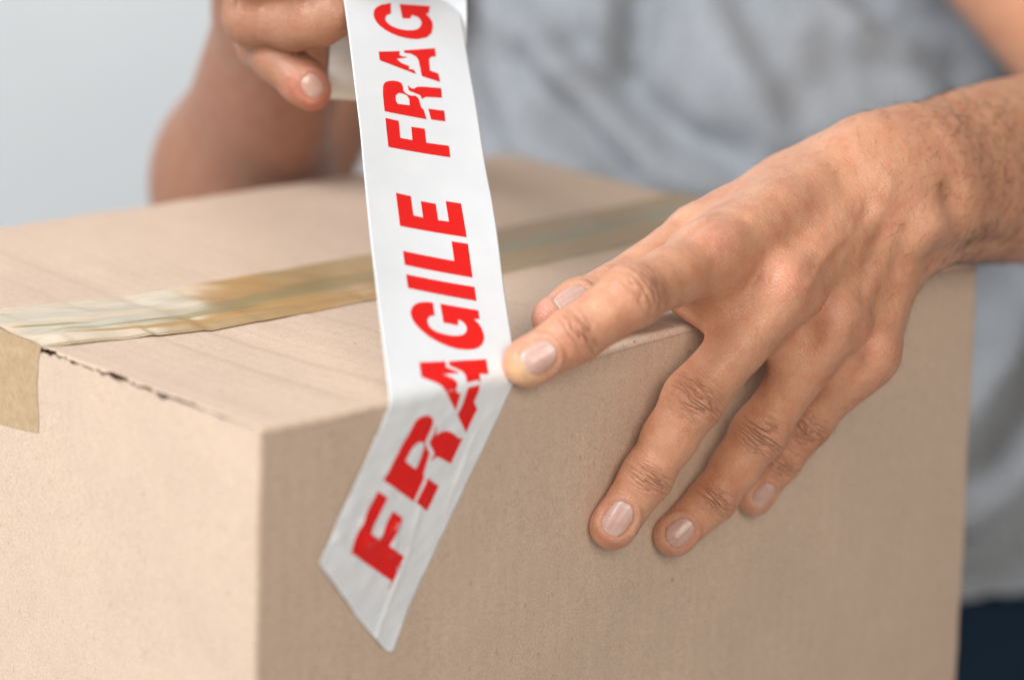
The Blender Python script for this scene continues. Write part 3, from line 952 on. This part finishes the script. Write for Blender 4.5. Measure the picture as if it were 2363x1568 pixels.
# ---- torso (worn under the shirt)
TC = [at(1500, -820, 1.56), at(1600, -300, 1.55), at(1720, 300, 1.50), at(1860, 1100, 1.50), at(1900, 1750, 1.52)]
SIDE = nrm(at(2300, 0, 1.5) - at(900, 0, 1.5))
torso = [Seg(TC[0], TC[1], (.135, .085), (.138, .092), SIDE), Seg(TC[1], TC[2], (.138, .092), (.135, .092), SIDE),
         Seg(TC[2], TC[3], (.135, .092), (.145, .096), SIDE), Seg(TC[3], TC[4], (.145, .096), (.150, .095), SIDE),
         Seg(SHL, TC[0] + np.array([0, 0, .05]), .056, .075), Seg(RS, TC[0] + np.array([0, 0, .05]), .056, .075),
         Seg(TC[0] + np.array([0, 0, .06]), TC[0] + np.array([0, 0, .16]), .060, .055)]
torsoG = Group(torso, .06, .07)

handU = Union(fing['middle'], [(fing['ring'], .0012), (fing['little'], .0012), (fing['index'], .0012)])
class HandF:
    def __call__(s, P):
        d = smin(handU(P), palmG(P), .0060)
        d = smin(d, armG(P), .020)
        return smin(d, fing['thumb'](P), .0035)
HAND = HandF()
class BodyF:
    def __call__(s, P):
        d = HAND(P)
        r = rf[0](P)
        for g in rf[1:]: r = smin(r, g(P), .002)
        r = smin(r, rpalmG(P), .008); r = smin(r, rarmG(P), .018)
        d = np.minimum(d, r)
        return smin(d, torsoG(P), .05)
BODY = BodyF()

# ---- build the body mesh, then sculpt by displacing along the normals
xs = axis(-.05, 1.02, .0085, [(.100, .345, .00115), (.02, .30, .0040), (.345, .50, .003)])
ys = axis(-.060, 1.22, .0085, [(-.056, .045, .00115), (.05, .36, .0040)])
zs = axis(-.50, .62, .0085, [(-.084, .082, .00115), (-.06, .20, .0040)])
V, Q = net(BODY, xs, ys, zs)
V, _ = project(BODY, V, it=3)
C0 = V[Q].mean(1)
selq = (C0[:, 0] > .098) & (C0[:, 0] < .43) & (C0[:, 1] > -.060) & (C0[:, 1] < .085) & (C0[:, 2] < .11) & (C0[:, 2] > -.09)
V, FA_ = subdivide(V, Q, BODY, selq)
V, Nn = project(BODY, V, it=1)
print('body verts', len(V), 'faces', len(FA_), 'grid', len(xs), len(ys), len(zs))

def seg_dist(P, pts):
    best = np.full(len(P), 9.0)
    for a, b in zip(pts[:-1], pts[1:]):
        d = b - a; t = np.clip(((P - a) @ d) / (d @ d), 0, 1)
        best = np.minimum(best, np.linalg.norm(P - a - t[:, None] * d, axis=1))
    return best
def gauss(r, s): return np.exp(-(r / s) ** 2)
near = (V[:, 0] > .09) & (V[:, 0] < .50) & (V[:, 1] < .14) & (V[:, 2] > -.10) & (V[:, 2] < .13)
disp = np.zeros(len(V))
wu = np.zeros(len(V)); wv_ = np.zeros(len(V)); wr = np.zeros(len(V))
BASE = np.array([.635, .315, .186])
tint = np.tile(BASE, (len(V), 1))
tint *= (1 + .05 * fbm(V * 35, 2))[:, None]
def tmix(w, col):
    global tint
    w = np.clip(w, 0, 1)[:, None]
    tint = tint * (1 - w) + np.array(col) * w
# the tanned right arm, slightly darker
_dr = seg_dist(V, [RHAND, RW, RE, RS]); _dl = seg_dist(V, [J['index'][0], WR, ELB, SHL])
left_arm = 1 - sstep(_dr / np.maximum(_dr + _dl, 1e-6), .30, .50)
tmix(left_arm * .85, (.36, .175, .11))
# joints
TOCAM = lambda p: nrm(CAM_LOC - p)
NAILS = []
for k in ('index', 'middle', 'ring', 'little', 'thumb'):
    P_ = J[k] if k != 'thumb' else [TH[1], TH[1], TH[2], TH[3]]
    for ji, (j, prev, nxt) in enumerate(((P_[1], P_[0], P_[2]), (P_[2], P_[1], P_[3]))):
        if k == 'thumb' and ji == 0: continue
        ax = nrm(nxt - prev)
        do = nrm(DORS - ax * (DORS @ ax)); tc = TOCAM(j); do = nrm(do * .5 + nrm(tc - ax * (tc @ ax)) * .7)
        sd = np.cross(ax, do)
        X = V - j
        u, v2 = X @ ax, X @ sd
        fd = Nn @ do
        r = RAD.get(k, (.013, .011, .0105, .0098, .0098, .009))[2 if ji == 0 else 4]
        dist = np.linalg.norm(X, axis=1)
        face = sstep(fd, .05, .55) * (dist < r * 2.1)
        su = (.0062 if ji == 0 else .0042) if k != 'thumb' else .005
        w_ = face * gauss(u, su) * gauss(v2, r * .85)
        better = w_ > wr
        wu[better] = (u[better] * 1000 + ji * 40 + len(k) * 13.7); wv_[better] = v2[better] * 1000; wr[better] = w_[better]
        # skin bunches over the middle joint, dips on either side
        disp += face * (.00055 * gauss(u, .0045) * gauss(v2, r * .6) - .00035 * gauss(u - .0095, .003) - .00025 * gauss(u + .009, .003)) * (1 if ji == 0 else .5)
        # folds
        for q0, am in (((-.0058, .00018), (-.0038, .0003), (-.0018, .00038), (.0004, .0003), (.0022, .00036), (.0042, .00028), (.0060, .0002)) if ji == 0 else ((-.0018, .00022), (.0006, .0003), (.0026, .0002))):
            wig = .0006 * np.sin(v2 * 700 + q0 * 900)
            arc = np.sign(q0) * (v2 / r) ** 2 * -.0012
            disp -= face * am * gauss(u - q0 - wig - arc, .00050) * gauss(v2, r * .6)
        tmix(.40 * face * gauss(u, .007) * gauss(v2, r * .9), (.54, .25, .155))
# knuckles
for k, hgt, px, py in (('index', .0006, 1650, 562), ('middle', .0016, 1818, 640), ('ring', .0018, 1931, 712), ('little', .0016, 2024, 792)):
    p = trace(HAND, px, py)
    disp += hgt * gauss(np.linalg.norm(V - p, axis=1), .0085)
    tmix(.30 * gauss(np.linalg.norm(V - p, axis=1), .010), (.60, .25, .17))
p = trace(HAND, 1660, 560); tmix(.25 * gauss(np.linalg.norm(V - p, axis=1), .008), (.60, .24, .18))
# valleys between the knuckles
for px, py, a in ((1740, 720, .0014), (1868, 780, .0020), (1975, 845, .0020), (1760, 640, .0006), (1880, 700, .0012), (1985, 770, .0012)):
    p = trace(HAND, px, py)
    if p is not None: disp -= a * gauss(np.linalg.norm(V - p, axis=1), .0055)
# tendons, veins, wrist bone
def pxline(pts): return np.array([trace(HAND, *q) for q in pts])
for pts, a, s in (([(1822, 625), (1880, 560), (1960, 470), (2040, 400)], .0005, .0042),
                  ([(1936, 690), (1975, 600), (2010, 520), (2050, 440)], .0006, .0038),
                  ([(2022, 770), (2032, 690), (2045, 600), (2070, 520)], .0005, .0036),
                  ([(1655, 545), (1760, 480), (1880, 410), (1990, 360)], .0004, .005),
                  ([(1862, 660), (1905, 590), (1960, 540), (1985, 480)], .00035, .0018),
                                    ([(1715, 505), (1650, 505), (1590, 548)], -.0005, .0018),
                  ([(1990, 690), (2000, 620), (2030, 540)], -.0004, .003), ([(2140, 560), (2190, 530), (2290, 505)], .0011, .006), ([(2155, 604), (2230, 578), (2335, 562)], -.0016, .0065),
                  ([(1905, 640), (1950, 560), (2000, 480)], -.0005, .0034)):
    L = pxline(pts)
    disp += a * gauss(seg_dist(V, L), s) * near
for px, py, a, s in ((2150, 520, .0030, .0085), (2192, 452, -.0026, .0055), (2110, 560, .0010, .006), (2250, 470, .0012, .010), (2160, 590, -.0012, .007), (2250, 575, -.0015, .010), (1880, 370, .0012, .012)):
    p = trace(HAND, px, py)
    if p is not None: disp += a * gauss(np.linalg.norm(V - p, axis=1), s)
for px, py, w_, s, col in ((2150, 525, .30, .010, (.56, .31, .22)), (1207, 858, .85, .0064, (.77, .50, .25)), (1270, 800, .35, .009, (.56, .25, .16)), (1330, 760, .3, .008, (.54, .26, .17)),
                           (1415, 1255, .5, .006, (.58, .24, .16)), (1556, 1275, .5, .006, (.54, .25, .18)), (1730, 1185, .4, .006, (.50, .25, .18)),
                           (1250, 715, .7, .008, (.66, .30, .24)), (1860, 440, .25, .02, (.53, .275, .17)), (732, 222, .9, .009, (.66, .22, .16)), (1830, 640, .22, .009, (.60, .24, .17))):
    p = trace(BODY, px, py)
    if p is not None: tmix(w_ * gauss(np.linalg.norm(V - p, axis=1), s), col)
# fine unevenness
disp[near] += (.00022 * fbm(V[near] * 90, 2) + .00008 * fbm(V[near] * 350, 2))

# nails: where they show in the picture, laid on the fingertip
def nail_frame(F, px, py, axdir, w, l, twist=0.0):
    c = trace(F, px, py)
    n = grad(F, c[None])[0]; n = nrm(n)
    ld = nrm(axdir - n * (axdir @ n)); wd_ = np.cross(n, ld)
    if twist: ld = nrm(ld * math.cos(twist) + wd_ * math.sin(twist)); wd_ = np.cross(n, ld)
    return c, n, ld, wd_, w, l
NF = []
for k, px, py, w, l in (('index', 1243, 824, .0064, .0064), ('middle', 1424, 1196, .0062, .0066), ('ring', 1568, 1228, .0057, .0060), ('little', 1763, 1142, .0046, .0050)):
    NF.append(nail_frame(fing[k], px, py, nrm(J[k][3] - J[k][2]), w, l))
NF.append(nail_frame(fing['thumb'], 1322, 684, nrm(TH[3] - TH[2]), .0060, .0066))
NF.append(nail_frame(rf[0], 722, 198, nrm(at(722, 214, .985) - at(700, 190, .985)), .0050, .0050))
def nail_r(X, c, n, ld, wd_, w, l):
    a, b = (X - c) @ wd_ / w, (X - c) @ ld / l
    # squarer at the free edge, round at the root
    e = np.where(b > 0, 2.7, 2.2)
    return (np.abs(a) ** e + np.abs(b) ** e) ** (1 / e), a, b
for (c, n, ld, wd_, w, l) in NF:
    close = (np.linalg.norm(V - c, axis=1) < .016) & (Nn @ n > -.2)
    r, a, b = nail_r(V, c, n, ld, wd_, w, l)
    root = np.where(b < .4, 1.0, .35)
    disp += close * (-.00050 * (1 - sstep(r, .85, 1.03)) + .00042 * gauss(r - 1.17, .12) * root - .0002 * gauss(r - 1.45, .12) * (b < 0))
    tmix(close * .45 * gauss(r - 1.12, .12), (.60, .33, .25))
V2 = V + Nn * disp[:, None]
person = empty('person', tuple(TC[4]))
tag(person, 'person in grey t-shirt and jeans pressing white printed tape onto the box', 'person')
mk('body', V2, FA_, M_skin, person, attrs={'tint': tint, 'wu': wu, 'wv': wv_, 'wr': wr,
   'sm': V2 @ META * 1500, 'sr': V2 @ ROW * 420, 'sd': V2 @ DORS * 700})

def make_nail(F, fr):
    c, n, ld, wd_, w, l = fr
    m = 20
    g = np.linspace(-1, 1, 2 * m + 1)
    A, B_ = np.meshgrid(g, g, indexing='ij')
    # square to superellipse
    e = np.where(B_ > 0, 2.7, 2.2)
    R1 = np.maximum(np.abs(A), np.abs(B_)); nn = np.maximum((np.abs(A) ** e + np.abs(B_) ** e) ** (1 / e), 1e-6)
    a, b = A * R1 / nn, B_ * R1 / nn
    P = c + (a * w)[..., None] * wd_ + (b * l)[..., None] * ld
    P = P.reshape(-1, 3)
    P = P + n * .0005
    P, _ = project(F, P, .0, 3)
    rr = R1.ravel()
    rr = rr + .04 * fbm(P * 700, 2)
    lift = -.00015 + .0003 * (1 - rr ** 2) - .0008 * sstep(rr, .92, 1.0) * (1 - .75 * sstep(b.ravel(), .7, .8))
    g_ = grad(F, P); g_ /= np.linalg.norm(g_, axis=1)[:, None]
    P = P + g_ * lift[:, None] + 0
    bb, aa = b.ravel(), a.ravel()
    col = np.tile(np.array([.60, .355, .30]), (len(P), 1))
    col += (fbm(P * 400, 2) * .03)[:, None]
    lun = (1 - sstep(np.hypot(aa * 1.0, (bb + 1.0) * 1.4), .45, .75))[:, None]
    col = col * (1 - .5 * lun) + np.array([.66, .46, .40]) * .5 * lun
    fe = sstep(bb, .80, .9)[:, None]
    col = col * (1 - .7 * fe) + np.array([.70, .56, .45]) * .7 * fe
    col = col * (1 + .05 * np.sin(aa * 17 + fbm(P * 300, 1) * 2))[:, None]
    line = gauss(bb - .97, .04)[:, None] * .8 + gauss(rr - .97, .05)[:, None] * .35 * (bb < .7)[:, None]
    line = np.clip(line, 0, 1)
    col = col * (1 - line) + np.array([.45, .26, .19]) * line
    k = 2 * m + 1
    return P, grid_faces(k, k), col
for fr, F in zip(NF, (fing['index'], fing['middle'], fing['ring'], fing['little'], fing['thumb'], rf[0])):
    P, f, col = make_nail(F, fr)
    a, b, c_ = P[f[0][0]], P[f[0][1]], P[f[0][2]]
    k = len(f) // 2 + 20; q = f[k]
    if np.cross(P[q[1]] - P[q[0]], P[q[2]] - P[q[1]]) @ fr[1] < 0: f = [x[::-1] for x in f]
    o = mk('fingernail', P, f, M_nail, person, attrs={'tint': np.clip(col, 0, 1)})
    solid(o, .0002, -1)

# ---- forearm hair
def hairs():
    Pv, Fc = [], []
    idx = np.nonzero(near & (V2[:, 0] > .24))[0]
    along = (V2[idx] - WR) @ FA
    ok = (along > -.045) & (np.array(Nn[idx] @ nrm(CAM_LOC - WR)) > -.35)
    idx, along = idx[ok], along[ok]
    dens = .06 + .94 * sstep(along, -.030, .03)
    # finer mesh near the hand: thin the pick to keep the density even
    keep = rng.random(len(idx)) < dens * .9
    idx = idx[keep]
    n = min(5500, len(idx))
    idx = rng.choice(idx, n, replace=False)
    down = nrm(-FA * .75 + np.array([0, 0, -1.0]) * .55)
    for i in idx:
        p, nn = V2[i].copy(), Nn[i]
        L = rng.uniform(.0045, .0105)
        d = down + rng.normal(0, .34, 3)
        d = nrm(d - nn * (d @ nn) + nn * rng.uniform(.12, .42))
        curl = rng.normal(0, .22, 3)
        r0 = rng.uniform(.00003, .000058)
        pts = []
        m = 6
        q = p - nn * .0001; dd = d
        for k in range(m):
            pts.append(q.copy())
            dd = nrm(dd + curl * .22 - nn * .10)
            q = q + dd * L / (m - 1)
        b0 = len(Pv)
        s1 = nrm(np.cross(d, nn)); s2 = np.cross(s1, d)
        for k, q in enumerate(pts):
            r = r0 * (1 - k / (m - .5))
            for a in (0, 2.094, 4.189):
                Pv.append(q + r * (math.cos(a) * s1 + math.sin(a) * s2))
        for k in range(m - 1):
            for a in range(3):
                Fc.append((b0 + k * 3 + a, b0 + k * 3 + (a + 1) % 3, b0 + k * 3 + 3 + (a + 1) % 3, b0 + k * 3 + 3 + a))
    return Pv, Fc
v, f = hairs()
hr = mk('arm_hair', v, f, M_hair, person)
hr['kind'] = 'stuff'

# ------------------------------------------------------------------ clothes
SL = .62     # how far the sleeve reaches down the upper arm, measured from the shoulder
shirt = [Seg(TC[0], TC[1], (.165, .120), (.172, .132), SIDE), Seg(TC[1], TC[2], (.172, .132), (.172, .136), SIDE),
         Seg(TC[2], TC[3], (.172, .136), (.185, .142), SIDE), Seg(TC[3], TC[3] + (TC[4] - TC[3]) * .45, (.185, .142), (.186, .140), SIDE),
         Seg(SHL, TC[0] + np.array([0, 0, .045]), .070, .085), Seg(RS, TC[0] + np.array([0, 0, .045]), .070, .085),
         ]
shirtG = Group(shirt, .05, .08)
sleeveG = [(Group([Seg(SHL, lerp(SHL, ELB, .5), .068, .066)], .05, .08), SHL, ELB), (Group([Seg(RS, lerp(RS, RE, .5), .066, .062)], .05, .08), RS, RE)]
HEM = at(2300, 1405, 1.36)[2]
def cut_cap(P, a, b, t):          # keep only the part before the sleeve's end
    ax = nrm(b - a); return (P - lerp(a, b, t)) @ ax
class ShirtF:
    def __call__(s, P):
        d = shirtG(P)
        d = np.maximum(d, HEM - P[:, 2])
        for g, a, b in sleeveG:
            d = smin(d, np.maximum(g(P), cut_cap(P, a, b, .36)), .02)
        return d
SF = ShirtF()
V, Q = net(SF, axis(.0, 1.10, .0075, []), axis(.04, 1.20, .0075, []), axis(-.5, .62, .0075, []), slack=1.6)
V, _ = project(shirtG, V, it=1) if False else (V, None)
V, Q2 = subdivide(V, Q, SF, np.ones(len(Q), bool))
g = grad(SF, V, 2e-3); Nn2 = g / np.linalg.norm(g, axis=1)[:, None]
d = np.zeros(len(V))
def sline(pts):
    r = [trace(shirtG, *q, t0=.9) for q in pts]
    return np.array([q for q in r if q is not None])
for pts, a, s in (([(1458, -20), (1452, 60), (1436, 135)], -.016, .010),
                  ([(1425, -20), (1405, 60), (1390, 120)], .010, .014),
                  ([(1340, 110), (1448, 223), (1552, 311), (1680, 362)], -.016, .011),
                  ([(1290, 150), (1400, 280), (1510, 370), (1650, 420)], .012, .018),
                  ([(1230, 150), (1344, 290), (1440, 410)], -.014, .011),
                  ([(1160, 20), (1240, 120), (1290, 180)], .010, .016),
                  ([(1120, 150), (1230, 330), (1330, 430)], .010, .016),
                  ([(1700, 20), (1760, 130), (1830, 260)], -.009, .012),
                  ([(1640, 30), (1700, 160), (1780, 300)], .008, .018),
                  ([(1985, -60), (2060, 40), (2140, 60)], -.018, .014),
                  ([(1980, 70), (2080, 98), (2150, 90)], .014, .014),
                  ([(1900, 130), (2040, 170), (2200, 150)], -.012, .020),
                  ([(1860, 60), (1850, 140), (1800, 200)], .010, .016),
                  ([(1870, 300), (1990, 250), (2130, 215)], .006, .014),
                  ([(1100, 60), (1110, 180), (1140, 300)], -.008, .014),
                  ([(2420, 760), (2340, 960), (2240, 1120)], -.016, .014),
                  ([(2380, 700), (2290, 860), (2220, 960)], .012, .018),
                  ([(2440, 940), (2360, 1080), (2250, 1190)], .012, .018),
                  ([(2440, 1120), (2360, 1220), (2240, 1270)], -.014, .014),
                  ([(2240, 1310), (2300, 1340), (2400, 1310)], -.012, .012),
                  ([(2230, 1360), (2300, 1385), (2400, 1370)], .008, .010)):
    L = sline(pts)
    if len(L) > 1: d += 1.55 * a * (.5 if pts[0][0] > 1690 and pts[0][1] < 400 else 1) * gauss(seg_dist(V, L), s)
d += .0045 * fbm(V * np.array([16, 16, 9]), 3) + .0012 * fbm(V * 60, 2)
d *= 1 - .5 * (V[:, 2] < HEM + .006)
V = V + Nn2 * d[:, None]
mk('t_shirt', V, Q2, M_shirt, person)
LEG = [(TC[4] + SIDE * .085, 0), (TC[4] - SIDE * .085, 0)]
jeans = [Seg(TC[3] + (TC[4] - TC[3]) * .3, TC[4], (.165, .122), (.178, .128), SIDE)]
for p, _ in LEG:
    jeans.append(Seg(p, p + np.array([0, 0, -.40]), .098, .075))
    jeans.append(Seg(p + np.array([0, 0, -.40]), p + np.array([0, 0, -.62]), .075, .062))
JG = Group(jeans, .03, .06)
V, Q = net(JG, axis(.1, 1.15, .012, []), axis(.02, 1.25, .012, []), axis(-1.02, -.10, .012, []), slack=1.6)
V, Nj = project(JG, V, it=1)
V = V + Nj * (.004 * fbm(V * 20, 3))[:, None]
mk('jeans', V, Q.tolist(), M_denim, person)
